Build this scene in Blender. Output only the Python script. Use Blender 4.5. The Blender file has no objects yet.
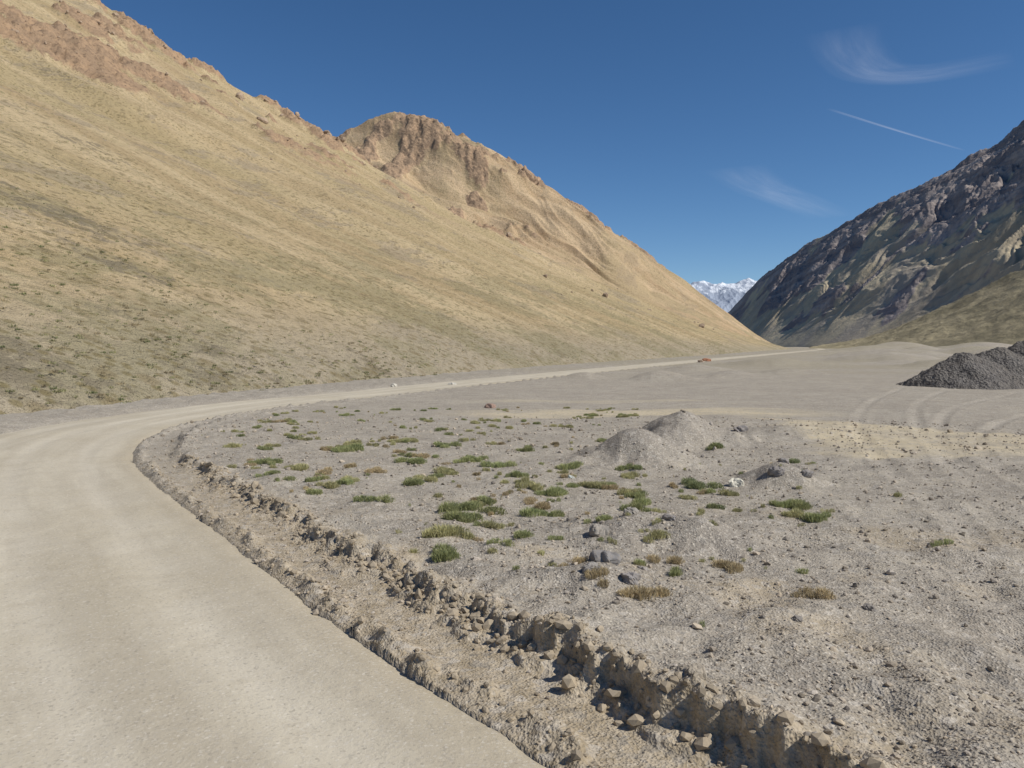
import bpy, math, numpy as np
rng=np.random.default_rng(7)
sc=bpy.context.scene
# ---------------------------------------------------------------- noise
_p=np.random.default_rng(3).permutation(256); _p=np.concatenate([_p,_p,_p])
_g=np.random.default_rng(5).uniform(0,2*np.pi,256); _gx=np.cos(_g); _gy=np.sin(_g)
def perlin(x,y,seed=0):
    x=np.asarray(x,float)+seed*17.31; y=np.asarray(y,float)+seed*9.17
    xi=np.floor(x).astype(np.int64); yi=np.floor(y).astype(np.int64)
    xf=x-xi; yf=y-yi; xi&=255; yi&=255
    u=xf*xf*xf*(xf*(xf*6-15)+10); v=yf*yf*yf*(yf*(yf*6-15)+10)
    def gr(ix,iy,dx,dy):
        h=_p[_p[ix&255]+(iy&255)]; return _gx[h]*dx+_gy[h]*dy
    a=gr(xi,yi,xf,yf); b=gr(xi+1,yi,xf-1,yf); c=gr(xi,yi+1,xf,yf-1); d=gr(xi+1,yi+1,xf-1,yf-1)
    return ((a+(b-a)*u)*(1-v)+(c+(d-c)*u)*v)*1.5
def fbm(x,y,o=4,seed=0,g=0.5):
    s=0;a=1;f=1
    for i in range(o): s=s+a*perlin(x*f,y*f,seed+i*3); a*=g; f*=2.03
    return s
def ridged(x,y,o=4,seed=0,g=0.5):
    s=0;a=1;f=1
    for i in range(o): s=s+a*(1-2*np.abs(perlin(x*f,y*f,seed+i*3))); a*=g; f*=2.03
    return s
def sst(a,b,x):
    t=np.clip((x-a)/(b-a),0,1); return t*t*(3-2*t)
def catmull(P,n):
    P=np.asarray(P,float); m=len(P); t=np.linspace(0,m-1-1e-6,n) if np.isscalar(n) else n
    i=np.floor(t).astype(int); f=(t-i)[:,None]
    p0=P[np.clip(i-1,0,m-1)];p1=P[i];p2=P[np.clip(i+1,0,m-1)];p3=P[np.clip(i+2,0,m-1)]
    return 0.5*((2*p1)+(-p0+p2)*f+(2*p0-5*p1+4*p2-p3)*f*f+(-p0+3*p1-3*p2+p3)*f**3)
# ---------------------------------------------------------------- mesh helper
def mk(name,V,F,mat,attrs=None,smooth=True):
    V=np.asarray(V,np.float32); F=np.asarray(F,np.int32)
    me=bpy.data.meshes.new(name); k=F.shape[1]
    me.vertices.add(len(V)); me.vertices.foreach_set('co',V.ravel())
    me.loops.add(F.size); me.loops.foreach_set('vertex_index',F.ravel())
    me.polygons.add(len(F)); me.polygons.foreach_set('loop_start',np.arange(0,F.size,k,dtype=np.int32))
    me.update(calc_edges=True)
    me.polygons.foreach_set('use_smooth',np.full(len(F),smooth,dtype=bool))
    for an,(typ,arr) in (attrs or {}).items():
        a=me.attributes.new(an,typ,'POINT')
        key={'FLOAT':'value','FLOAT_VECTOR':'vector','FLOAT_COLOR':'color'}[typ]
        a.data.foreach_set(key,np.asarray(arr,np.float32).ravel())
    me.materials.append(mat)
    ob=bpy.data.objects.new(name,me); sc.collection.objects.link(ob); return ob
def gridF(nu,nv):
    i=np.arange(nu-1)[:,None]*nv+np.arange(nv-1)[None,:]
    return np.stack([i,i+nv,i+nv+1,i+1],-1).reshape(-1,4)
# ---------------------------------------------------------------- node helper
class M:
    def __init__(s,name):
        s.m=bpy.data.materials.new(name); s.m.use_nodes=True; s.nt=s.m.node_tree; s.n=s.nt.nodes; s.l=s.nt.links
        s.b=s.n['Principled BSDF']; s.b.inputs['Roughness'].default_value=0.95
        s.b.inputs['Specular IOR Level'].default_value=0.1
        s.pos=s.n.new('ShaderNodeNewGeometry').outputs['Position']
    def put(s,sock,v):
        if isinstance(v,bpy.types.NodeSocket): s.l.new(v,sock)
        elif isinstance(v,(tuple,list)) and len(v)==3 and sock.type=='RGBA': sock.default_value=(*v,1)
        else: sock.default_value=v
    def attr(s,name,out='Vector'):
        a=s.n.new('ShaderNodeAttribute'); a.attribute_name=name; return a.outputs[out]
    def sep(s,v):
        a=s.n.new('ShaderNodeSeparateXYZ'); s.l.new(v,a.inputs[0]); return a.outputs
    def scale(s,v,sx,sy,sz):
        a=s.n.new('ShaderNodeVectorMath'); a.operation='MULTIPLY'; s.l.new(v,a.inputs[0]); a.inputs[1].default_value=(sx,sy,sz); return a.outputs[0]
    def noise(s,sc_,det=4,rough=.55,vec=None,dist=0):
        a=s.n.new('ShaderNodeTexNoise'); s.l.new(vec or s.pos,a.inputs['Vector'])
        a.inputs['Scale'].default_value=sc_; a.inputs['Detail'].default_value=det; a.inputs['Roughness'].default_value=rough; a.inputs['Distortion'].default_value=dist
        return a.outputs['Fac']
    def vor(s,sc_,vec=None,out='Distance',rnd=1):
        a=s.n.new('ShaderNodeTexVoronoi'); s.l.new(vec or s.pos,a.inputs['Vector']); a.inputs['Scale'].default_value=sc_; a.inputs['Randomness'].default_value=rnd
        return a.outputs[out]
    def rng(s,v,a,b,c=0.,d=1.):
        m=s.n.new('ShaderNodeMapRange'); m.interpolation_type='SMOOTHSTEP'; s.l.new(v,m.inputs[0])
        for i,x in enumerate((a,b,c,d)): m.inputs[1+i].default_value=x
        return m.outputs[0]
    def mix(s,f,a,b,mode='MIX'):
        m=s.n.new('ShaderNodeMix'); m.data_type='RGBA'; m.blend_type=mode
        s.put(m.inputs[0],f); s.put(m.inputs[6],a); s.put(m.inputs[7],b); return m.outputs[2]
    def math(s,op,a,b=0.):
        m=s.n.new('ShaderNodeMath'); m.operation=op; s.put(m.inputs[0],a); s.put(m.inputs[1],b); return m.outputs[0]
    def bump(s,h,strength,dist,prev=None):
        b=s.n.new('ShaderNodeBump'); b.inputs['Strength'].default_value=strength; b.inputs['Distance'].default_value=dist
        s.l.new(h,b.inputs['Height'])
        if prev: s.l.new(prev,b.inputs['Normal'])
        return b.outputs[0]
    def fin(s,col,nrm=None):
        s.put(s.b.inputs['Base Color'],col)
        if nrm: s.l.new(nrm,s.b.inputs['Normal'])
        return s.m
# ================================================================ road geometry (right-hand edge of road, x y in metres)
RE=np.array([(13,-16),(9,-8),(4.6,-0.5),(0.2,5.7),(-1.05,7.4),(-2.5,9.4),(-5.35,13.7),(-8.1,17.8),(-10.4,21.8),(-12.0,26.7),(-12.3,32),(-10.6,40),(-6.9,48),(-1.2,63),(9.8,89),(33,141),(62,205),(100,290),(145,390),(186,480),(235,600),(290,760)],float)
RL=catmull(RE,2400)
keep=[0]
for i in range(1,len(RL)):
    if np.hypot(*(RL[i]-RL[keep[-1]]))>max(0.12,0.006*np.hypot(*RL[i])): keep.append(i)
RL=RL[keep]
T=np.gradient(RL,axis=0); T/=np.linalg.norm(T,axis=1)[:,None]
ARC=np.concatenate([[0],np.cumsum(np.linalg.norm(np.diff(RL,axis=0),axis=1))])
def Wroad(arc): return 6.6-1.6*sst(30,60,arc)
def roadlat(x,y):
    """signed distance to the right road edge, + on the road side; arc position"""
    sh=x.shape; x=x.ravel(); y=y.ravel(); lat=np.empty(len(x)); arc=np.empty(len(x))
    for a in range(0,len(x),20000):
        dx=(x[a:a+20000,None]-RL[None,:,0]).astype(np.float32); dy=(y[a:a+20000,None]-RL[None,:,1]).astype(np.float32)
        k=np.argmin(dx*dx+dy*dy,1); r=np.arange(len(k))
        ddx=dx[r,k]; ddy=dy[r,k]; t=T[k]
        cr=t[:,0]*ddy-t[:,1]*ddx
        d=np.hypot(ddx,ddy)
        lat[a:a+20000]=np.where(np.abs(cr)>d*0.5,cr,np.sign(cr)*d); arc[a:a+20000]=ARC[k]
    return lat.reshape(sh),arc.reshape(sh)
MOUNDS=[(3.2,20.4,1.7,.92),(5.3,24.4,1.9,1.0),(4.4,23.0,1.3,.5),(2.0,12.4,1.3,.38),(1.0,9.7,.9,.22),(2.9,11.8,.9,.25),(5.8,17.2,1.0,.45),(9.6,26.5,2.0,.25),(7.2,28.2,1.8,.3),
 (13,70,3.2,.85),(6.5,72,2.6,.7),(21,76,4,.6),(22,95,5,.8),(40,120,9,1.2),(70,150,12,1.8),(95,200,18,2.2),(60,110,7,1.2),(150,260,22,3.0),(120,180,14,1.6),(200,300,26,4.0),(235,400,34,5.5),(190,420,24,3),(250,520,34,6.0),(300,600,40,7),(82,130,9,1.5),(110,170,8,1.8),(140,230,12,2.4),(170,330,16,3.0),(30,86,4,.6)]
TRP=[[(2.6,2.0),(4.0,5.4),(5.2,8.1),(5.9,9.9),(7.3,13),(9.6,20.9),(13,30),(19,42),(30,60)],
 [(4.2,1.6),(5.5,5.0),(6.7,7.9),(7.4,9.7),(8.9,12.8),(11.3,20.4),(14.8,29),(21,41),(32,58)],
 [(9,4),(9.2,9),(10,14),(12.0,20),(16,27),(24,36),(40,50)],
 [(10.6,4),(10.8,9),(11.6,14),(13.6,19.6),(17.6,26),(25,34.6),(41,48.6)],
 [(6.4,3),(7.2,8),(8.6,13),(10.8,19.6),(15,28),(22,39),(36,55)]]
TR=[catmull(p,90) for p in TRP]
def trackdist(x,y):
    """distance to the tyre tracks (true segment distance)"""
    best=np.full(x.shape,9.)
    m=(x>1)&(x<45)&(y>0)&(y<62)
    xs=x[m];ys=y[m];b=np.full(len(xs),9.)
    for t in TR:
        p=t[:-1]; q=t[1:]-t[:-1]; q2=(q**2).sum(1)
        for a in range(0,len(xs),20000):
            dx=xs[a:a+20000,None]-p[None,:,0]; dy=ys[a:a+20000,None]-p[None,:,1]
            h=np.clip((dx*q[:,0]+dy*q[:,1])/q2,0,1)
            d=np.sqrt(((dx-h*q[:,0])**2+(dy-h*q[:,1])**2).min(1))
            b[a:a+20000]=np.minimum(b[a:a+20000],d)
    best[m]=b; return best
def edgef(x,y): return 1.10+fbm(x/1.4,y/1.4,3,8)*0.24+fbm(x/.30,y/.30,3,9)*0.11
def ground(x,y,full=False):
    r=np.hypot(x,y)
    lat,arc=roadlat(x,y); W=Wroad(arc)
    out=np.where(lat<0,-lat,np.where(lat>W,lat-W,0))
    on=(lat>=0)&(lat<=W)
    L=-lat
    edge=edgef(x,y); wob=edge-1.10
    strip=(lat<0)*(1-sst(-.1,.1,L-edge))*(1-sst(22,34,arc))
    z=fbm(x/9,y/9,3,1)*0.07*sst(.5,6,out)
    z+=fbm(x/60,y/60,3,2)*0.5*sst(8,60,out)*sst(25,90,r)
    near=1-sst(35,60,r)
    z+=fbm(x/0.9,y/0.9,4,4)*0.026*sst(0.1,1.2,out)*(1-sst(25,45,r))*(1-.6*strip)
    z+=fbm(x/0.16,y/0.16,3,5)*0.009*sst(0.05,.5,out)*(1-sst(12,22,r))*(1-.5*strip)
    wind=np.exp(-((L-0.20-wob*.5)/0.12)**2)*np.clip(0.055+0.10*fbm(x/.45,y/.45,3,11),0,1)
    hs=(0.32-0.17*sst(19,36,arc))*(1-0.75*sst(48,62,arc))
    hs=hs*(0.9+0.5*fbm(x/1.0,y/1.0,2,12))
    sc_=sst(0,0.10,L-edge)
    bank=hs*(.25*sst(0,.10,L-edge+.22+.3*perlin(x/.6,y/.6,18))+.75*sc_)*(1-0.6*sst(1.2,6,L))
    lip=0.04*np.exp(-((L-edge-.20)/.18)**2)*(1+fbm(x/.2,y/.2,3,14))
    crumb=np.clip(ridged(x/.18,y/.18,4,13,.6),0,2)*0.024*(np.exp(-((L-edge-.05)/.24)**2)+.5*np.exp(-((L-.22)/.13)**2))
    right=(wind+bank+(lip+crumb)*near)*(lat<0)
    z=z+right
    z=z+(lat>W)*(0.10*sst(0,1.0,lat-W)*(1+fbm(x/.8,y/.8,3,15)*.6))
    z=np.where(on,-0.06,z-0.02*(1-sst(0,.15,out)))
    for (mx,my,mr,mh) in MOUNDS:
        s=np.hypot(x-mx,y-my)<mr*2.6
        xx=x[s];yy=y[s]
        d=np.hypot(xx-mx,yy-my)/mr
        dd=np.clip(d*(1+0.26*fbm(xx/mr/.8,yy/mr/.8,4,21)),0,9)
        z[s]+=mh*(np.exp(-(dd*1.5)**2)*.4+np.clip(1-np.sqrt(dd*dd+.02),0,1)*.6)*(out[s]>.3)*sst(0,1,np.abs(out[s]))
    td=trackdist(x,y)
    fd=.5+.8*np.clip(perlin(x/4,y/4,23)+.3,0,1)
    tr=np.exp(-(td/0.18)**2)*fd; z=z-0.03*tr+0.018*fd*np.exp(-((td-.34)/.1)**2)
    if full: 
        return z,lat,arc,W,edge,tr,out
    return z
# ---------------------------------------------------------------- ground sheet
ang=np.concatenate([np.radians(np.linspace(-180,-48,40,endpoint=False)),np.radians(np.linspace(-48,46,720,endpoint=False)),np.radians(np.linspace(46,180,40))])
rr=np.concatenate([[0.02,0.8,2.0],3.0*np.exp(np.linspace(0,math.log(60/3.0),580,endpoint=False)),60*np.exp(np.linspace(0,math.log(16000/60),220))])
A,R=np.meshgrid(ang,rr,indexing='ij')
X=R*np.sin(A); Y=R*np.cos(A)
Z,lat,arc,W,edge,tr,out=ground(X,Y,True)
nz1=fbm(X/5,Y/2.2,4,31)
top=np.maximum(25.3,34.6-1.02*(X-8.9))+nz1*1.0
w2=sst(0,.7,top-Y)*sst(0,.8,Y-20.6-nz1*.9)*sst(0,1.2,X-8.2-nz1*1.2-.10*(Y-20))
w1=sst(0,.8,Y-33.2-nz1*.8)*sst(0,1.2,37.6-nz1*1.2-Y)*sst(-4,0,X)*(1-sst(10,16,X))
w3=.5*sst(0,1,Y-41-nz1)*sst(0,1,44-nz1-Y)*sst(-4,0,X)*(1-sst(9,12,X))
sand=np.clip(np.maximum(np.maximum(w1,w2),w3)*(.85+.4*fbm(X/3.5,Y/1.0,4,34)),0,1)
L=-lat
soil=((lat<0)*np.exp(-((L-edge)/.35)**2)*1.0+ (lat<0)*(L<edge)*1.0)*(1-sst(30,50,arc))
soil=np.clip(soil+ (sst(0.2,.7,fbm(X/2.2,Y/2.2,3,36)))*0.8*(1-sst(12,18,R)),0,1)
far=sst(50,130,R)
mnd=np.zeros_like(X)
for (mx,my,mr,mh) in MOUNDS[:7]: mnd=np.maximum(mnd,np.exp(-(np.hypot(X-mx,Y-my)/mr/.95)**4))
g=M('gravel_ground')
mk_=g.attr('mask','Color'); sp=g.n.new('ShaderNodeSeparateColor'); g.l.new(mk_,sp.inputs[0])
fr=g.sep(g.attr('zone'))
base=g.mix(g.rng(g.noise(.22,4,.6),.35,.65),(.345,.302,.243),(.405,.360,.292))
base=g.mix(g.rng(g.noise(1.1,5,.7),.43,.64,0,.8),base,(.285,.250,.205))
base=g.mix(g.rng(g.noise(.45,5,.75),.52,.66,0,.5),base,(.44,.38,.29))
base=g.mix(g.math('MULTIPLY',fr[0],g.rng(g.noise(1,4,.65,vec=g.scale(g.pos,.02,.05,0)),.38,.56,0,.75)),base,(.31,.27,.18))
base=g.mix(g.math('MULTIPLY',fr[1],.6),base,(.27,.24,.205))
base=g.mix(g.math('MULTIPLY',sp.outputs[1],.9),base,g.mix(g.rng(g.noise(4,4,.7),.35,.65),(.33,.265,.175),(.48,.405,.30)))
base=g.mix(g.math('MULTIPLY',sp.outputs[2],.45),base,(.46,.41,.34))
base=g.mix(sp.outputs[0],base,g.mix(g.noise(.8,4),(.50,.42,.285),(.58,.50,.36)))
pc=g.vor(38,out='Color'); ps=g.sep(pc)
st=g.mix(ps[0],(.14,.13,.115),(.64,.58,.49))
sub=g.math('ADD',g.math('MULTIPLY',sp.outputs[0],.6),g.math('MULTIPLY',sp.outputs[1],.35))
base=g.mix(g.math('MULTIPLY',g.rng(ps[1],.40,.85),g.math('SUBTRACT',.68,sub)),base,st)
p2=g.sep(g.vor(11,out='Color'))
base=g.mix(g.math('MULTIPLY',g.rng(p2[1],.76,.88),.5),base,g.mix(p2[0],(.16,.15,.135),(.57,.52,.45)))
n=g.bump(g.vor(38),.8,.015)
n=g.bump(g.noise(7,4,.7),.8,.045,n)
g.fin(base,n)
mk('ground',np.stack([X,Y,Z],-1).reshape(-1,3),gridF(*X.shape)[:,::-1],g.m,
   {'mask':('FLOAT_COLOR',np.stack([sand,soil,tr,np.ones_like(sand)],-1).reshape(-1,4)),'zone':('FLOAT_VECTOR',np.stack([far,mnd,far*0],-1).reshape(-1,3))})
# ---------------------------------------------------------------- road strip
nl=70
qv=np.linspace(-0.35,1.0,nl)
Wk=Wroad(ARC)
LT=np.empty((len(RL),nl)); LT[:]=-0.12+ (qv[None,:]+.35)/1.35*(Wk[:,None]+.24)
Nn=np.stack([-T[:,1],T[:,0]],-1)
Xr=RL[:,None,0]+Nn[:,None,0]*LT; Yr=RL[:,None,1]+Nn[:,None,1]*LT
f=LT/Wk[:,None]
Zr=0.05*np.sin(np.clip(f,0,1)*np.pi)-0.006
ruts=sum(np.exp(-((LT-c-0.15*perlin(ARC[:,None]/9,LT*0,3))/.28)**2) for c in (1.2,2.7,4.1,5.5))
Zr=Zr-0.022*ruts+0.009*fbm(Xr/.7,Yr/.7,3,41)+0.012*fbm(Xr/3,Yr/3,2,42)
Zr=Zr-0.05*(1-sst(-.1,.25,LT+.12*fbm(Xr/.5,Yr/.5,3,44)))-0.05*sst(-.25,.1,LT-Wk[:,None])
Zr+=0.03*sst(60,160,np.hypot(Xr,Yr))
m=M('dirt_road_surface'); at=m.attr('rd'); 
c=m.mix(m.rng(m.noise(.5,4,.6,vec=m.scale(at,2.2,.25,1)),.35,.68),(.455,.402,.31),(.55,.493,.385))
c=m.mix(m.math('MULTIPLY',m.sep(at)[2],.40),c,(.62,.565,.46))
c=m.mix(m.math('MULTIPLY',m.rng(m.noise(2.2,6,.7),.5,.75),.45),c,(.40,.345,.255))
c=m.mix(m.math('MULTIPLY',m.rng(m.noise(.25,4,.6),.48,.66),.4),c,(.43,.37,.265))
c=m.mix(m.math('MULTIPLY',m.rng(m.sep(at)[0],.7,.1),.5),c,(.39,.33,.235))
e=m.sep(m.vor(45,out='Color'))
c=m.mix(m.math('MULTIPLY',m.rng(e[1],.68,.9),.42),c,m.mix(e[0],(.24,.21,.17),(.70,.65,.56)))
n=m.bump(m.noise(30,4,.7),.6,.012); n=m.bump(m.noise(3.5,5,.6),.5,.04,n)
m.fin(c,n)
mk('dirt_road',np.stack([Xr,Yr,Zr],-1).reshape(-1,3),gridF(*Xr.shape)[:,::-1],m.m,
   {'rd':('FLOAT_VECTOR',np.stack([LT,np.broadcast_to(ARC[:,None],LT.shape),np.clip(ruts,0,1)],-1).reshape(-1,3))})
# ================================================================ hills
def loft(cols,nu,nv,vpow,prof,disp,back=0.45):
    F_=np.array([c[0] for c in cols],float); C_=np.array([c[1] for c in cols],float)
    u=np.linspace(0,len(cols)-1-1e-6,nu)
    Fx=catmull(F_,u); Cx=catmull(C_,u)
    nf=int(nv*.88); v=np.concatenate([np.linspace(0,1,nf)**vpow,1+np.linspace(0,back,nv-nf+1)[1:]])
    P=Fx[:,None,:]+(Cx[:,None,:2]-Fx[:,None,:])*v[None,:,None]
    Zc=Cx[:,2][:,None]
    vf=np.minimum(v,1); vb=np.maximum(v-1,0)
    z=Zc*(prof(vf)-1.0*vb*1.1)[None,:]
    z=z-1.2*np.exp(-v/0.004)[None,:]
    X,Y=P[...,0],P[...,1]; V=np.broadcast_to(v[None,:],X.shape); U=np.broadcast_to(u[:,None],X.shape)
    dz,rock=disp(X,Y,U,V,Zc)
    return X,Y,z+dz,U,V,rock
ud=np.array([.37,.93]); pd=np.array([-.93,.37])
colsA=[((-75,-200),(-430,-60,230)),((-48,-60),(-420,70,228)),((-31,0),(-400,160,222)),((-21.5,27),(-360,240,216)),((-15,53),(-325,330,212)),((3,104),(-296,395,208)),
 ((44,200),(-243,450,197)),((80,285),(-187,480,167)),((122,390),(-115,520,132)),((160,480),(-70,590,100)),((200,570),(-10,650,76)),((235,680),(60,720,54)),((262,780),(150,800,31)),((279,900),(258,905,7))]
def dispA(X,Y,U,V,Zc):
    t=ud[0]*X+ud[1]*Y; s=pd[0]*X+pd[1]*Y
    env=sst(0.0,.35,V)
    d=env*(ridged(t/70+fbm(s/90,t/90,2,51)*.5,s/330,3,50)-.6)*2.8
    d+=env*(ridged(t/16+fbm(s/60,t/60,2,57)*.6,s/160,3,58)-.6)*.45
    d+=fbm(t/22,s/60,4,52)*0.7*sst(0.01,.2,V)
    d+=fbm(X/3,Y/3,4,53)*0.16*sst(0.0,.05,V)
    blob=.75*np.exp(-((X+158)**2+(Y-272)**2)/62**2)+.55*np.exp(-((X+120)**2+(Y-190)**2)/28**2)+.35*np.exp(-((X+110)**2+(Y-330)**2)/30**2)
    rk=sst(.10,.5,fbm(t/38,s/60,5,54)+.70*sst(.70,1.0,V)+blob-.30)*sst(.35,.6,V)
    d+=rk*(np.clip(ridged(t/12,s/10,5,55,.64),-.5,2)*2.7)
    return d,rk
XA,YA,ZA,UA,VA,RA=loft(colsA,860,430,1.6,lambda v:.86*v+.14*v*v-.03*np.sin(v*np.pi),dispA)
colsB=[((60,480),(-330,830,150)),((150,600),(-235,880,205)),((215,690),(-190,900,234)),((232,725),(-156,900,252)),((240,745),(-126,900,259)),((256,775),(-83,920,247)),
 ((272,820),(-14,940,208)),((288,868),(58,960,169)),((305,920),(134,990,124)),((322,980),(189,1020,94)),((342,1030),(227,1050,71)),((368,1100),(286,1100,40)),((402,1200),(392,1205,0))]
def dispB(X,Y,U,V,Zc):
    t=ud[0]*X+ud[1]*Y; s=pd[0]*X+pd[1]*Y
    env=sst(0.05,.4,V)*(Zc/260)
    d=env*(ridged(t/75+fbm(s/120,t/120,2,61)*.8,s/400,4,60)-.7)*11*(1-.6*sst(.75,1,V))
    d+=env*fbm(t/30,s/50,5,62)*2.4
    rk=sst(.02,.5,fbm(t/50,s/45,5,64)*1.1+.78*sst(.60,1.0,V)-.28)*sst(.3,.6,V)
    d+=rk*(np.clip(ridged(t/20,s/18,6,65,.64),-.6,1.6)*4.6)*(Zc/260)**.5*(1-.4*sst(.93,1,V))
    return d,rk
XB,YB,ZB,UB,VB,RB=loft(colsB,700,340,1.0,lambda v:.92*v+.20*v*v-.12*v**5,dispB)
def hillmat(name,colA,colB,colgrey,colrock,colrock2,olive,near):
    m=M(name); fl=m.attr('flow'); s=m.sep(fl)
    rd=m.sep(m.attr('rock')); rock=rd[0]; v=s[2]
    st=m.noise(1,5,.7,vec=m.scale(fl,.07,.006,0),dist=.3)
    c=m.mix(m.rng(st,.38,.62),colA,colB)
    c=m.mix(m.math('MULTIPLY',m.rng(m.noise(1,5,.65,vec=m.scale(fl,.014,.009,0)),.46,.62),.7),c,olive)
    gp=m.rng(m.noise(1,6,.78,vec=m.scale(fl,.022,.035,0)),.545,.59)
    c=m.mix(m.math('MULTIPLY',gp,.55),c,colgrey)
    rs=m.math('MULTIPLY',m.rng(m.noise(1,5,.7,vec=m.scale(fl,.03,.007,3)),.52,.66),m.rng(v,.15,.5))
    c=m.mix(m.math('MULTIPLY',rs,.5),c,colrock2)
    lo=m.rng(v,0.0,near)
    c=m.mix(lo,(.405,.345,.25),c)
    gv=m.math('MULTIPLY',m.rng(m.noise(.06,6,.7),.48,.57),m.rng(v,.25,.06))
    c=m.mix(m.math('MULTIPLY',gv,.5),c,(.265,.24,.135))
    dk=m.math('ADD',rd[1],m.math('MULTIPLY',m.math('SUBTRACT',m.noise(.35,6,.8),.5),2.2))
    c=m.mix(m.math('MULTIPLY',m.rng(dk,.50,.75),.72),c,(.20,.17,.12))
    c=m.mix(m.math('MULTIPLY',m.rng(m.noise(.9,5,.75),.45,.7),.28),c,(.27,.22,.15))
    a=m.vor(1.0,vec=m.pos); b=m.vor(.36,vec=m.pos)
    dens=m.rng(m.noise(.03,3,.6),.30,.55,.4,1)
    c=m.mix(m.math('MULTIPLY',m.math('MULTIPLY',m.rng(a,.42,.20),dens),.70),c,(.21,.17,.08))
    c=m.mix(m.math('MULTIPLY',m.rng(b,.34,.14),.6),c,(.24,.19,.105))
    rc=m.mix(m.rng(m.noise(.12,5,.7),.38,.62),colrock,colrock2)
    rc=m.mix(m.math('MULTIPLY',m.rng(m.noise(.5,5,.75),.48,.66),.65),rc,(.14,.10,.07))
    c=m.mix(m.rng(m.math('ADD',rock,m.math('MULTIPLY',m.math('SUBTRACT',m.noise(.15,5,.75),.5),1.1)),.3,.6),c,rc)
    n=m.bump(m.noise(.35,6,.72),1,1.4); n=m.bump(m.noise(3,4,.7),.7,.25,n)
    return m.fin(c,n)
def addhill(name,g,mat,dark):
    X,Y,Z,U,V,R=g
    t=ud[0]*X+ud[1]*Y; s=pd[0]*X+pd[1]*Y
    mk(name,np.stack([X,Y,Z],-1).reshape(-1,3),gridF(*X.shape),mat,
       {'flow':('FLOAT_VECTOR',np.stack([t,s,V],-1).reshape(-1,3)),'rock':('FLOAT_VECTOR',np.stack([R,dark,R*0],-1).reshape(-1,3))})
mA=hillmat('ochre_scree',(.45,.34,.195),(.59,.465,.285),(.34,.28,.205),(.47,.32,.20),(.37,.26,.17),(.44,.35,.195),.06)
mB=hillmat('ochre_rock',(.47,.335,.205),(.59,.445,.285),(.38,.295,.20),(.48,.335,.22),(.32,.23,.155),(.44,.345,.205),.05)
dkA=np.zeros_like(XA)
for (x0,y0,sx,sy,w) in [(-44,79,13,9,.72),(-34,69,7,5,.75),(-24,38,6,7,.8),(-19,53,7,10,.65),(-12,70,7,14,.6),(-72,136,14,12,.6),(-62,108,10,12,.5),(-27,55,5,5,.55),(10,120,10,22,.5),(-130,230,25,25,.5),(60,260,20,60,.4)]:
    dkA=np.maximum(dkA,w*np.exp(-((XA-x0)/sx)**2-((YA-y0)/sy)**2))
dkA=np.maximum(dkA,.55*sst(9.,9.8,UA)*sst(.55,.9,VA)*(1-sst(12,13,UA)))
dkB=.6*sst(.05,.45,fbm((ud[0]*XB+ud[1]*YB)/60,(pd[0]*XB+pd[1]*YB)/120,4,68))*sst(.15,.4,VB)
addhill('hill',(XA,YA,ZA,UA,VA,RA),mA,dkA)
addhill('rocky_hill',(XB,YB,ZB,UB,VB,RB),mB,dkB)
# ---------------------------------------------------------------- right mountain
colsC=[((430,1950),(445,2100,10)),((425,1750),(484,1830,70)),((425,1550),(527,1720,140)),((425,1420),(576,1620,190)),((440,1290),(652,1500,246)),((450,1130),(714,1400,281)),
 ((470,1000),(790,1350,328)),((480,860),(834,1300,362)),((480,700),(885,1200,400)),((470,500),(970,1050,400)),((400,200),(1000,800,330)),((380,-200),(1000,300,330))]
def dispC(X,Y,U,V,Zc):
    t=.35*X+.94*Y; s=.94*X-.35*Y
    env=sst(0.03,.35,V)*(Zc/350)
    w=fbm(s/160,t/160,3,71)
    d=env*(ridged(t/120+w*.7,s/420,5,70,.5)-.8)*19*(1-.6*sst(.75,1,V))
    d+=env*fbm(t/50,s/70,6,72,.55)*5*(1-.4*sst(.8,1,V))
    rk=sst(-.25,.3,fbm(t/110,s/130,5,74)+.9*sst(.3,.7,V)-.5)
    d+=env*rk*np.clip(ridged(t/30,s/34,6,75,.62),-.6,2)*4.8*(1-.4*sst(.9,1,V))
    return d,rk
gC=loft(colsC,760,340,1.0,lambda v:.80*v+.20*v*v,dispC)
m=M('grey_rock'); fl=m.attr('flow'); s=m.sep(fl); rock=m.attr('rock','Fac')
c=m.mix(m.rng(m.noise(1,5,.65,vec=m.scale(fl,.03,.005,0)),.38,.62),(.38,.325,.24),(.52,.445,.31))
c=m.mix(m.math('MULTIPLY',m.rng(m.noise(1,5,.6,vec=m.scale(fl,.01,.012,0)),.47,.62),.7),c,(.35,.31,.265))
r=m.mix(m.rng(m.noise(.02,5,.7),.35,.65),(.27,.235,.225),(.42,.365,.335))
vr=m.n.new('ShaderNodeVectorRotate'); m.l.new(m.pos,vr.inputs['Vector']); vr.inputs['Axis'].default_value=(.94,-.35,0); vr.inputs['Angle'].default_value=.42
r=m.mix(m.rng(m.noise(1,5,.7,vec=m.scale(vr.outputs[0],.003,.003,.055)),.42,.58,0,.75),r,(.19,.165,.165))
r=m.mix(m.math('MULTIPLY',m.rng(m.noise(.09,5,.75),.5,.66),.4),r,(.19,.165,.16))
c=m.mix(m.rng(m.math('ADD',rock,m.math('MULTIPLY',m.math('SUBTRACT',m.noise(.03,6,.7),.5),1.4)),.25,.6),c,r)
n=m.bump(m.noise(.08,6,.7),.65,4.0); n=m.bump(m.noise(.6,3,.7),.4,1.0,n)
m.fin(c,n)
X_,Y_,Z_,U_,V_,R_=gC
t=.35*X_+.94*Y_; s_=.94*X_-.35*Y_
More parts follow.
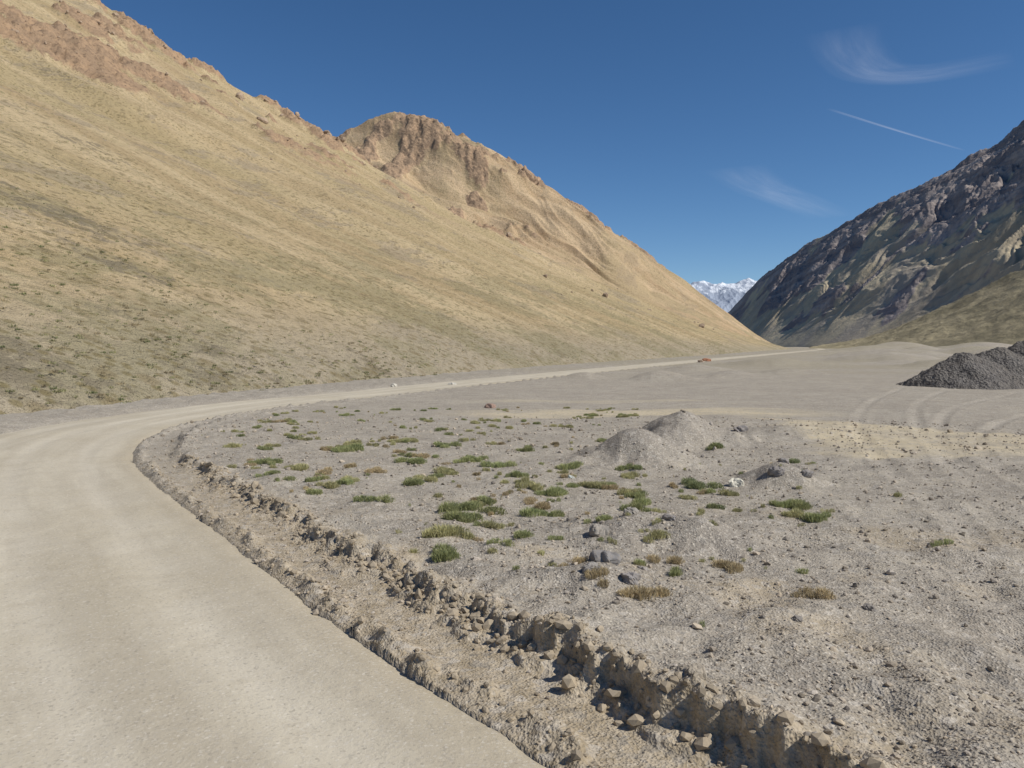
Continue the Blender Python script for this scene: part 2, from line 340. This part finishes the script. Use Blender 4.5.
mk('mountain',np.stack([X_,Y_,Z_],-1).reshape(-1,3),gridF(*X_.shape)[:,::-1],m.m,{'flow':('FLOAT_VECTOR',np.stack([t,s_,V_],-1).reshape(-1,3)),'rock':('FLOAT',R_.ravel())})
colsD=[((262,700),(275,740,1)),((270,640),(325,720,12)),((275,560),(362,680,34)),((280,470),(400,630,60)),((280,380),(440,560,80)),((270,250),(470,420,90)),((260,50),(470,150,90))]
def dispD(X,Y,U,V,Zc):
    t=.35*X+.94*Y; s=.94*X-.35*Y
    d=(ridged(t/50,s/150,4,80)-.7)*3.5*sst(0,.4,V)*(Zc/60)
    return d+fbm(X/9,Y/9,5,81)*.6*sst(0,.2,V),np.zeros_like(X)
gD=loft(colsD,420,220,1.0,lambda v:.8*v+.2*v*v,dispD)
mD=M('olive_scree')
c=mD.mix(mD.rng(mD.noise(.03,5,.6),.35,.65),(.27,.235,.15),(.38,.325,.21))
c=mD.mix(mD.math('MULTIPLY',mD.rng(mD.noise(.6,5,.7),.45,.65),.5),c,(.19,.17,.105))
mD.fin(c,mD.bump(mD.noise(.5,5,.7),.7,1.0))
mk('foothill',np.stack(gD[:3],-1).reshape(-1,3),gridF(*gD[0].shape)[:,::-1],mD.m)
# snowy range
colsE=[((300,5200),(300,6600,150)),((700,5200),(800,6600,330)),((1000,5200),(1150,6300,410)),((1200,5200),(1290,6200,462)),((1350,5200),(1450,6200,478)),((1450,5200),(1560,6200,470)),((1550,5200),(1680,6200,490)),((1700,5200),(1860,6200,500)),((2000,5200),(2100,6300,480)),((2600,5200),(2700,6600,400))]
def dispE(X,Y,U,V,Zc):
    d=(ridged(X/300,Y/420,6,90,.5)-.7)*22*sst(0,.5,V)
    return d,np.zeros_like(X)
gE=loft(colsE,400,160,1.0,lambda v:v,dispE)
mE=M('snowy_rock'); nz=mE.sep(mE.pos)[2]
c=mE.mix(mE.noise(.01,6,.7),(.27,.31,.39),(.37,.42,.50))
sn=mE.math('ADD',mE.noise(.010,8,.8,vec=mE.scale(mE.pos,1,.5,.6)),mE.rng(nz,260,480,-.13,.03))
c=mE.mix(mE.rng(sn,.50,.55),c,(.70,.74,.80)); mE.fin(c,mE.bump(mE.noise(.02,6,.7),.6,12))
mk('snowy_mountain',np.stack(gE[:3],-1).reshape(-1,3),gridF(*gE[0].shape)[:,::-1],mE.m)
# ================================================================ gravel pile
gx,gy=np.meshgrid(np.linspace(24,62,420),np.linspace(46,82,360),indexing='ij')
gz=np.zeros_like(gx)-.3
for (cx,cy,h) in [(33.2,58.5,2.55),(36.2,59.5,2.9),(40,60.5,3.8),(43.5,62,4.2),(47,63,3.9),(51,65,3.4)]:
    d=np.hypot(gx-cx,(gy-cy))
    gz=np.maximum(gz,h+.25-np.sqrt(d*d*.40+.12)+fbm(gx/1.6,gy/1.6,4,int(cx))*.22)
gz+=fbm(gx/.35,gy/.35,4,95)*.07
mp=M('crushed_gravel'); e=mp.sep(mp.vor(7,out='Color'))
c=mp.mix(e[0],(.10,.094,.088),(.23,.21,.19)); c=mp.mix(mp.rng(mp.noise(.5,5),.4,.65),c,(.175,.158,.14))
n=mp.bump(mp.vor(7),1,.12); mp.fin(c,mp.bump(mp.noise(3,5,.7),.7,.15,n))
mk('gravel_pile',np.stack([gx,gy,gz],-1).reshape(-1,3),gridF(*gx.shape),mp.m)
# ================================================================ stones
import bmesh
def icoF(sub):
    bm=bmesh.new(); bmesh.ops.create_icosphere(bm,subdivisions=sub,radius=1); V=np.array([v.co[:] for v in bm.verts]); F=np.array([[v.index for v in f.verts] for f in bm.faces]); bm.free(); return V,F
I1=icoF(1); I2=icoF(2); I3=icoF(4)
def stones(name,xy,size,mat,I=I1,rough=.28,sink=.25,flat=.65,col=None,zs=None):
    V0,F0=I; n=len(xy); x=xy[:,0];y=xy[:,1]
    z=ground(x,y) if zs is None else zs
    th=rng.uniform(0,2*np.pi,n)
    sx=size*rng.uniform(.75,1.25,n); sy=size*rng.uniform(.6,1.0,n); sz=size*flat*rng.uniform(.7,1.2,n)
    P=V0[None]*(1+rough*rng.uniform(-1,1,(n,len(V0),1)))
    P=P*np.stack([sx,sy,sz],-1)[:,None,:]
    ti=rng.uniform(-.5,.5,n)[:,None]; px=P[...,0]*np.cos(ti)-P[...,2]*np.sin(ti); pz=P[...,0]*np.sin(ti)+P[...,2]*np.cos(ti)
    c_=np.cos(th)[:,None]; s_=np.sin(th)[:,None]
    Q=np.stack([px*c_-P[...,1]*s_,px*s_+P[...,1]*c_,pz],-1)
    Q+=np.stack([x,y,z+sz*(1-2*sink)*.8],-1)[:,None,:]
    F=(F0[None]+(np.arange(n)*len(V0))[:,None,None]).reshape(-1,3)
    if col is None:
        b=rng.uniform(.18,.50,n); w=rng.uniform(0,1,n)
        col=np.stack([b*(1.05+.08*w),b*(.94),b*(.82-.12*w),np.ones(n)],-1)
    C=np.repeat(col,len(V0),0)
    return mk(name,Q.reshape(-1,3),F,mat,{'tint':('FLOAT_COLOR',C)},smooth=False)
ms=M('stone'); tc=ms.attr('tint','Color')
c=ms.mix(ms.math('MULTIPLY',ms.rng(ms.noise(25,4,.7),.4,.65),.45),tc,(.30,.255,.20)); ms.fin(c,ms.bump(ms.noise(40,4,.7),.5,.008))
n=42000
r=3.5*np.exp(rng.uniform(0,1,n)**.85*math.log(34/3.5)); a=np.radians(rng.uniform(-40,46,n))
px=r*np.sin(a); py=r*np.cos(a); lt,ac=roadlat(px,py); w=Wroad(ac)
ok=(lt<-1.1)|(lt>w+.1)|((ac>28)&(lt<0)); ok|=(rng.uniform(0,1,n)<.04)
ok&=(fbm(px/1.8,py/1.8,3,77)+.5*np.exp(-((px-2)**2+(py-11.5)**2)/5)+.2*(lt>-3.5)*(lt<-1))>rng.uniform(-.9,.6,n)
px,py,r=px[ok],py[ok],r[ok]
sz=np.clip(.005+.0068*rng.exponential(1,len(px)),0,.05)*(0.7+r/20)
stones('gravel',np.stack([px,py],-1),sz,ms.m)
k=rng.integers(0,np.searchsorted(ARC,42),6800)
ty=rng.uniform(0,1,len(k))
e0=edgef(RL[k,0]-Nn[k,0]*1.1,RL[k,1]-Nn[k,1]*1.1)
off=np.where(ty<.62,e0+rng.normal(.0,.12,len(k)),np.where(ty<.87,.22+(e0-1.1)*.4+rng.normal(0,.07,len(k)),rng.uniform(.2,1.5,len(k))))
P=RL[k]-Nn[k]*off[:,None]
csz=np.clip(.007+.013*rng.exponential(1,len(k)),0,.085)*np.where(ty<.62,1.2,.8)
cb=rng.uniform(.28,.42,len(k)); ccol=np.stack([cb*1.05,cb*.87,cb*.63,np.ones(len(k))],-1)
stones('soil_clods',P,csz,ms.m,I1,.24,.3,.7,ccol)
def rock(name,x,y,s,col,flat=.65):
    V,F=I3; o=rng.uniform(0,50,2)
    d=fbm(V[:,0]*1.1+o[0]+V[:,2]*.7,V[:,1]*1.1+o[1]-V[:,2]*.6,4,0,.55)
    q=np.sign(V)*np.abs(V)**.8
    P=q*(1+.35*d[:,None])*np.array([s,s*.8,s*flat]); th=rng.uniform(0,6.28)
    P=np.stack([P[:,0]*np.cos(th)-P[:,1]*np.sin(th),P[:,0]*np.sin(th)+P[:,1]*np.cos(th),P[:,2]],-1)
    zz=float(ground(np.array([x]),np.array([y]))[0])
    P+=np.array([x,y,zz+s*flat*.2])
    mk(name,P,F,ms.m,{'tint':('FLOAT_COLOR',np.tile([*col,1],(len(V),1)))},smooth=False)
for (x,y,s,c) in [(1.15,9.75,.17,(.24,.23,.225)),(.95,9.35,.11,(.30,.28,.26)),(1.4,9.3,.12,(.28,.26,.25)),(.55,9.9,.13,(.33,.3,.26)),(-.35,8.3,.06,(.3,.26,.2)),(1.65,9.9,.08,(.34,.31,.28)),
   (1.3,11.9,.16,(.34,.31,.27)),(1.9,12.6,.13,(.30,.28,.25)),(2.4,12.1,.09,(.26,.24,.23)),(5.6,16.8,.17,(.26,.24,.23)),(5.9,17.3,.15,(.28,.26,.25)),(6.2,16.7,.12,(.28,.26,.25)),(-1.05,38,.24,(.36,.24,.19)),(1.45,6.2,.09,(.38,.33,.26)),
   (1.75,5.75,.07,(.4,.34,.26)),(2.1,6.4,.06,(.42,.37,.3)),(.6,7.0,.07,(.4,.34,.26)),(7.6,26.5,.2,(.26,.24,.23)),(36,148,.7,(.45,.20,.11)),(33,140,.5,(.40,.30,.22)),(2.9,8.0,.05,(.24,.22,.2)),(3.9,8.6,.06,(.24,.22,.2)),(-4.5,60,.3,(.6,.57,.5)),(-8.6,58,.25,(.6,.57,.5))]:
    rock('rock',x,y,s,c)
rock('white_rock',4.75,16.8,.16,(.74,.70,.58),.8)
rock('white_rock',1.3,17.5,.09,(.62,.68,.66),.5)
nb_=3200
bi=rng.integers(150,640,nb_); bj=rng.integers(90,375,nb_)
pr=(RA[bi,bj]*.95+.04)>rng.uniform(0,1,nb_); bi,bj=bi[pr],bj[pr]
D_=np.hypot(XA[bi,bj],YA[bi,bj]); bs=np.clip(.25+.5*rng.exponential(1,len(bi)),0,2.4)*(D_/360)
bc=rng.uniform(.24,.42,len(bi)); bcol=np.stack([bc*1.1,bc*.82,bc*.58,np.ones(len(bi))],-1)
stones('hill_boulders',np.stack([XA[bi,bj],YA[bi,bj]],-1),bs,ms.m,I2,.2,.25,.8,bcol,ZA[bi,bj])
# ================================================================ plants
def clumps(name,xyz,rad,hei,nb,cols,mat,blw=.012,splay=.6,hemi=False):
    Vs=[];Cs=[]
    for i in range(len(xyz)):
        k=int(nb[i]); rr_=rad[i]*np.sqrt(rng.uniform(0,1,k)); aa=rng.uniform(0,2*np.pi,k)
        wob=1+.25*np.sin(aa*2+i)+.15*np.sin(aa*5+i*2.1)
        bx=rr_*wob*np.cos(aa); by=rr_*wob*np.sin(aa)*.9
        dome=np.clip(1-(rr_/rad[i])**2,0,1)**.5
        H=hei[i]*(.25+.85*dome)*rng.uniform(.75,1.12,k)
        la=aa+rng.normal(0,.9,k); sp_=splay*H*rng.uniform(.1,1.2,k)
        ww=blw*rng.uniform(.6,1.4,k)*(rad[i]/.25)**.5; wa=rng.uniform(0,np.pi,k)
        z0=np.where(rng.uniform(0,1,k)<.4,-.01,H*.55) if hemi else -.01*np.ones(k)
        b1=np.stack([bx-ww*np.cos(wa),by-ww*np.sin(wa),z0],-1); b2=np.stack([bx+ww*np.cos(wa),by+ww*np.sin(wa),z0],-1)
        tp=np.stack([bx+sp_*np.cos(la),by+sp_*np.sin(la),H],-1)
        Vs.append((np.stack([b1,b2,tp],1)+xyz[i]).reshape(-1,3))
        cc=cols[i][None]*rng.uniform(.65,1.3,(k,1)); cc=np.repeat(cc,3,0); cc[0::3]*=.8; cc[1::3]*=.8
        Cs.append(cc)
    V=np.concatenate(Vs); C=np.concatenate(Cs); C=np.concatenate([C,np.ones((len(C),1))],1)
    return mk(name,V,np.arange(len(V)).reshape(-1,3),mat,{'tint':('FLOAT_COLOR',C)},smooth=False)
mg=M('foliage'); mg.fin(mg.attr('tint','Color')); mg.b.inputs['Roughness'].default_value=.8
tn=mg.n.new('ShaderNodeBsdfTranslucent'); mg.l.new(mg.attr('tint','Color'),tn.inputs[0]); mxs=mg.n.new('ShaderNodeMixShader'); mxs.inputs[0].default_value=.35
mg.l.new(mg.b.outputs[0],mxs.inputs[1]); mg.l.new(tn.outputs[0],mxs.inputs[2]); mg.l.new(mxs.outputs[0],mg.n['Material Output'].inputs[0])
GR=np.array([.40,.435,.21]); YG=np.array([.54,.52,.28]); DRY=np.array([.58,.48,.30]); DG=np.array([.29,.33,.17])
PL=[(-.74,14.1,.36,GR),(-.78,13.3,.34,GR),(.39,13.7,.27,GR),(-.19,12.8,.20,YG),(.2,12,.20,GR),(-1.05,11.7,.30,YG),(-.83,10.7,.25,GR),(-2.55,14.4,.24,GR),(-2,16.6,.30,GR),(-1.8,17.0,.24,YG),
 (-4.5,21.8,.40,GR),(-4.9,18.5,.32,YG),(-4.3,16.9,.27,GR),(-5.9,19.2,.30,GR),(-1.05,20,.36,GR),(-1.6,18.2,.30,YG),(-2.3,19.7,.32,GR),(.75,15.8,.34,GR),(.5,16.3,.23,YG),(1.7,16.6,.30,YG),(2.5,15.5,.23,GR),(2.2,14.1,.25,GR),
 (2.35,14.7,.22,GR),(3.8,16.6,.30,DG),(5.2,14.5,.33,GR),(5.2,13.3,.24,GR),(4.7,13.5,.22,YG),(4.85,14.4,.24,GR),(3.7,14.4,.18,DG),(.7,11.8,.14,GR),(6.2,11.5,.13,GR),(1.4,12.6,.18,GR),(-2.7,10.9,.18,DG),
 (2.1,11.5,.18,YG),(1.56,9.06,.26,DRY),(1.0,9.3,.2,DRY),(2.8,10.3,.26,DRY),(3.3,9.1,.2,DRY),(2.2,10.6,.18,DRY),(-.3,19.2,.30,GR),(5.8,22.4,.32,GR),(7.1,20,.22,DG),(4.0,16.0,.18,GR),(3.3,19.4,.24,GR),(2.9,18.6,.22,GR),(4.4,15.6,.22,YG),(3.0,13.0,.13,GR),(1.9,7.9,.06,DG),
 (-4.8,23.5,.25,YG),(-6.3,24.5,.24,YG),(-3.2,24,.28,YG),(-1.9,22.8,.25,GR),(.4,22,.28,GR),(1.5,19,.28,GR),(.1,17.6,.22,GR),(6.7,18.2,.2,GR),(7.4,15.2,.13,YG),(3.4,15.3,.15,YG)]
for i in range(560):
    y=14.5+24*rng.uniform(0,1)**1.0; x=rng.uniform(-.42,.16)*y+ .3
    if perlin(np.array([x/2.5]),np.array([y/3.5]),99)[0]<-.05: continue
    PL.append((x,y,rng.uniform(.05,.24),[GR,GR,YG,YG,YG,DRY][rng.integers(0,6)]))
for i in range(90):
    y=rng.uniform(9.5,20); x=rng.uniform(-.15,.40)*y
    PL.append((x,y,rng.uniform(.04,.14),[GR,YG,YG,DRY][rng.integers(0,4)]))
PX=np.array([p[0] for p in PL]);PY=np.array([p[1] for p in PL]); lt,_=roadlat(PX,PY); okp=lt<-1.7
for (mx,my,mr,mh) in MOUNDS[:3]: okp&=np.hypot(PX-mx,PY-my)>mr*.8
PX,PY=PX[okp],PY[okp]; PR=np.array([p[2] for p in PL])[okp]; PC=[p[3]*rng.uniform(.82,1.1) for p,o in zip(PL,okp) if o]
XY=[];RR=[];CC=[];HH=[]
for x,y,r_,c_ in zip(PX,PY,PR,PC):
    nlb=1+int(r_/.06)
    for j in range(nlb):
        q=rng.normal(0,.45*r_,2) if j else np.zeros(2)
        XY.append((x+q[0]*1.3,y+q[1])); rj=r_*rng.uniform(.3,.62); RR.append(rj); HH.append(min(.04+.55*rj,.17)*rng.uniform(.75,1.25)); CC.append(c_*rng.uniform(.8,1.15)+rng.uniform(0,.08)*np.array([1,.75,.4]))
XY=np.array(XY); RR=np.array(RR)
zz=ground(XY[:,0],XY[:,1])
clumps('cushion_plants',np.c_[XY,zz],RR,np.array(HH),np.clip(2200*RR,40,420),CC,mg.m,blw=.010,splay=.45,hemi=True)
n=36000
ui=rng.uniform(0,1,n); 
bi=(95+ui*480).astype(int); bj=(3+rng.uniform(0,1,n)**1.2*272).astype(int)
x=XA[bi,bj];y=YA[bi,bj];z=ZA[bi,bj]; D_=np.hypot(x,y)
ok=(y>10)&(np.abs(x/np.maximum(y,1))<.8)&(D_<330)&(fbm(x/25,y/25,3,101)+dkA[bi,bj]*1.3>rng.uniform(-1.2,.5,n))&(rng.uniform(0,1,n)<np.clip(D_/80,.3,1))
lt,ac=roadlat(x,y); ok&=(lt>Wroad(ac)+1.2)
x,y,z,D_=x[ok],y[ok],z[ok],D_[ok]; dk=dkA[bi,bj][ok]; n=len(x)
x=x+rng.normal(0,.006,n)*D_; 
tr_=rng.uniform(.08,.21,n)*(1+D_/450); tcols=[ (YG*.85,DRY*.85,GR*.65)[k]*rng.uniform(.8,1.2)*(1-.3*q) for k,q in zip(rng.choice(3,n,p=[.5,.35,.15]),dk)]
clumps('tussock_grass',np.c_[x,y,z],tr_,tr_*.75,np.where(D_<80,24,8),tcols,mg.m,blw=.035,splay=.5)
# ================================================================ clouds (high cirrus sheets)
mc=bpy.data.materials.new('cirrus'); mc.use_nodes=True; nt=mc.node_tree; nt.nodes.clear()
N=nt.nodes.new; Lk=nt.links.new
o=N('ShaderNodeOutputMaterial'); mx=N('ShaderNodeMixShader'); tp=N('ShaderNodeBsdfTransparent'); tl=N('ShaderNodeBsdfTranslucent'); tl.inputs[0].default_value=(.9,.9,.92,1)
uvw=N('ShaderNodeAttribute'); uvw.attribute_name='cuv'; sp=N('ShaderNodeSeparateXYZ'); Lk(uvw.outputs['Vector'],sp.inputs[0])
nz=N('ShaderNodeTexNoise'); nz.inputs['Scale'].default_value=1; nz.inputs['Detail'].default_value=5; nz.inputs['Roughness'].default_value=.6
vm=N('ShaderNodeVectorMath'); vm.operation='MULTIPLY'; vm.inputs[1].default_value=(2.2,4.5,1); Lk(uvw.outputs['Vector'],vm.inputs[0]); Lk(vm.outputs[0],nz.inputs['Vector'])
def mth(op,a,b):
    q=N('ShaderNodeMath'); q.operation=op
    for i,v in enumerate((a,b)):
        if isinstance(v,(int,float)): q.inputs[i].default_value=v
        else: Lk(v,q.inputs[i])
    return q.outputs[0]
def par(v): return mth('MULTIPLY',mth('MULTIPLY',v,mth('SUBTRACT',1.,v)),4.)
f1=mth('MULTIPLY',par(sp.outputs[0]),mth('POWER',par(sp.outputs[1]),1.3))
mr=N('ShaderNodeMapRange'); Lk(nz.outputs[0],mr.inputs[0]); mr.inputs[1].default_value=.25; mr.inputs[2].default_value=.75
al=mth('MULTIPLY',mth('MULTIPLY',f1,mr.outputs[0]),sp.outputs[2])
Lk(al,mx.inputs[0]); Lk(tp.outputs[0],mx.inputs[1]); Lk(tl.outputs[0],mx.inputs[2]); Lk(mx.outputs[0],o.inputs[0])
def cirrus(pts,w,dens):
    c_=catmull(np.array(pts,float),60); t_=np.gradient(c_,axis=0); t_/=np.linalg.norm(t_,axis=1)[:,None]; n_=np.stack([-t_[:,1],t_[:,0]],-1)
    q=np.linspace(-.5,.5,9); P=c_[:,None,:]+n_[:,None,:]*q[None,:,None]*w
    z=np.full(P.shape[:2],3000.)+0*q; u_=np.broadcast_to(np.linspace(0,1,60)[:,None],z.shape); v_=np.broadcast_to((q+.5)[None],z.shape)
    mk('cloud',np.concatenate([P,z[...,None]],-1).reshape(-1,3),gridF(60,9),mc,{'cuv':('FLOAT_VECTOR',np.stack([u_,v_,np.full_like(z,dens)],-1).reshape(-1,3))})
cirrus([(3100,7700),(3500,8400),(4000,8950),(4600,9000),(5250,8500)],750,.15)
cirrus([(3700,13600),(4700,15300),(5800,16700),(7600,19000)],1200,.15)
cirrus([(4000,10300),(5200,11200),(7000,12500)],75,.28)
# ================================================================ light, sky, camera
el=math.radians(45); az=math.radians(110)
w=bpy.data.worlds.new('World'); sc.world=w; w.use_nodes=True; nt=w.node_tree
sky=nt.nodes.new('ShaderNodeTexSky'); sky.sky_type='NISHITA'; sky.sun_disc=False; sky.sun_elevation=el; sky.sun_rotation=az
sky.altitude=3000; sky.air_density=1.0; sky.dust_density=.15; sky.ozone_density=3.0
hs=nt.nodes.new('ShaderNodeHueSaturation'); hs.inputs['Saturation'].default_value=1.18; nt.links.new(sky.outputs[0],hs.inputs['Color'])
bg=nt.nodes['Background']; nt.links.new(hs.outputs[0],bg.inputs[0]); bg.inputs[1].default_value=.095
from mathutils import Vector
sd=Vector((math.sin(az)*math.cos(el),math.cos(az)*math.cos(el),math.sin(el)))
sl=bpy.data.lights.new('sun','SUN'); sl.energy=4.35; sl.angle=math.radians(.5); sl.color=(1,.95,.86)
so=bpy.data.objects.new('sun',sl); so.rotation_euler=sd.to_track_quat('Z','Y').to_euler(); sc.collection.objects.link(so)
cam=bpy.data.cameras.new('camera'); cam.lens=28.1; cam.sensor_width=36; cam.clip_end=60000; cam.clip_start=.1
co=bpy.data.objects.new('camera',cam); co.location=(0,0,3); co.rotation_euler=(math.radians(90-2.79),0,0); sc.collection.objects.link(co); sc.camera=co
sc.view_settings.view_transform='Standard'; sc.view_settings.look='None'; sc.view_settings.exposure=0
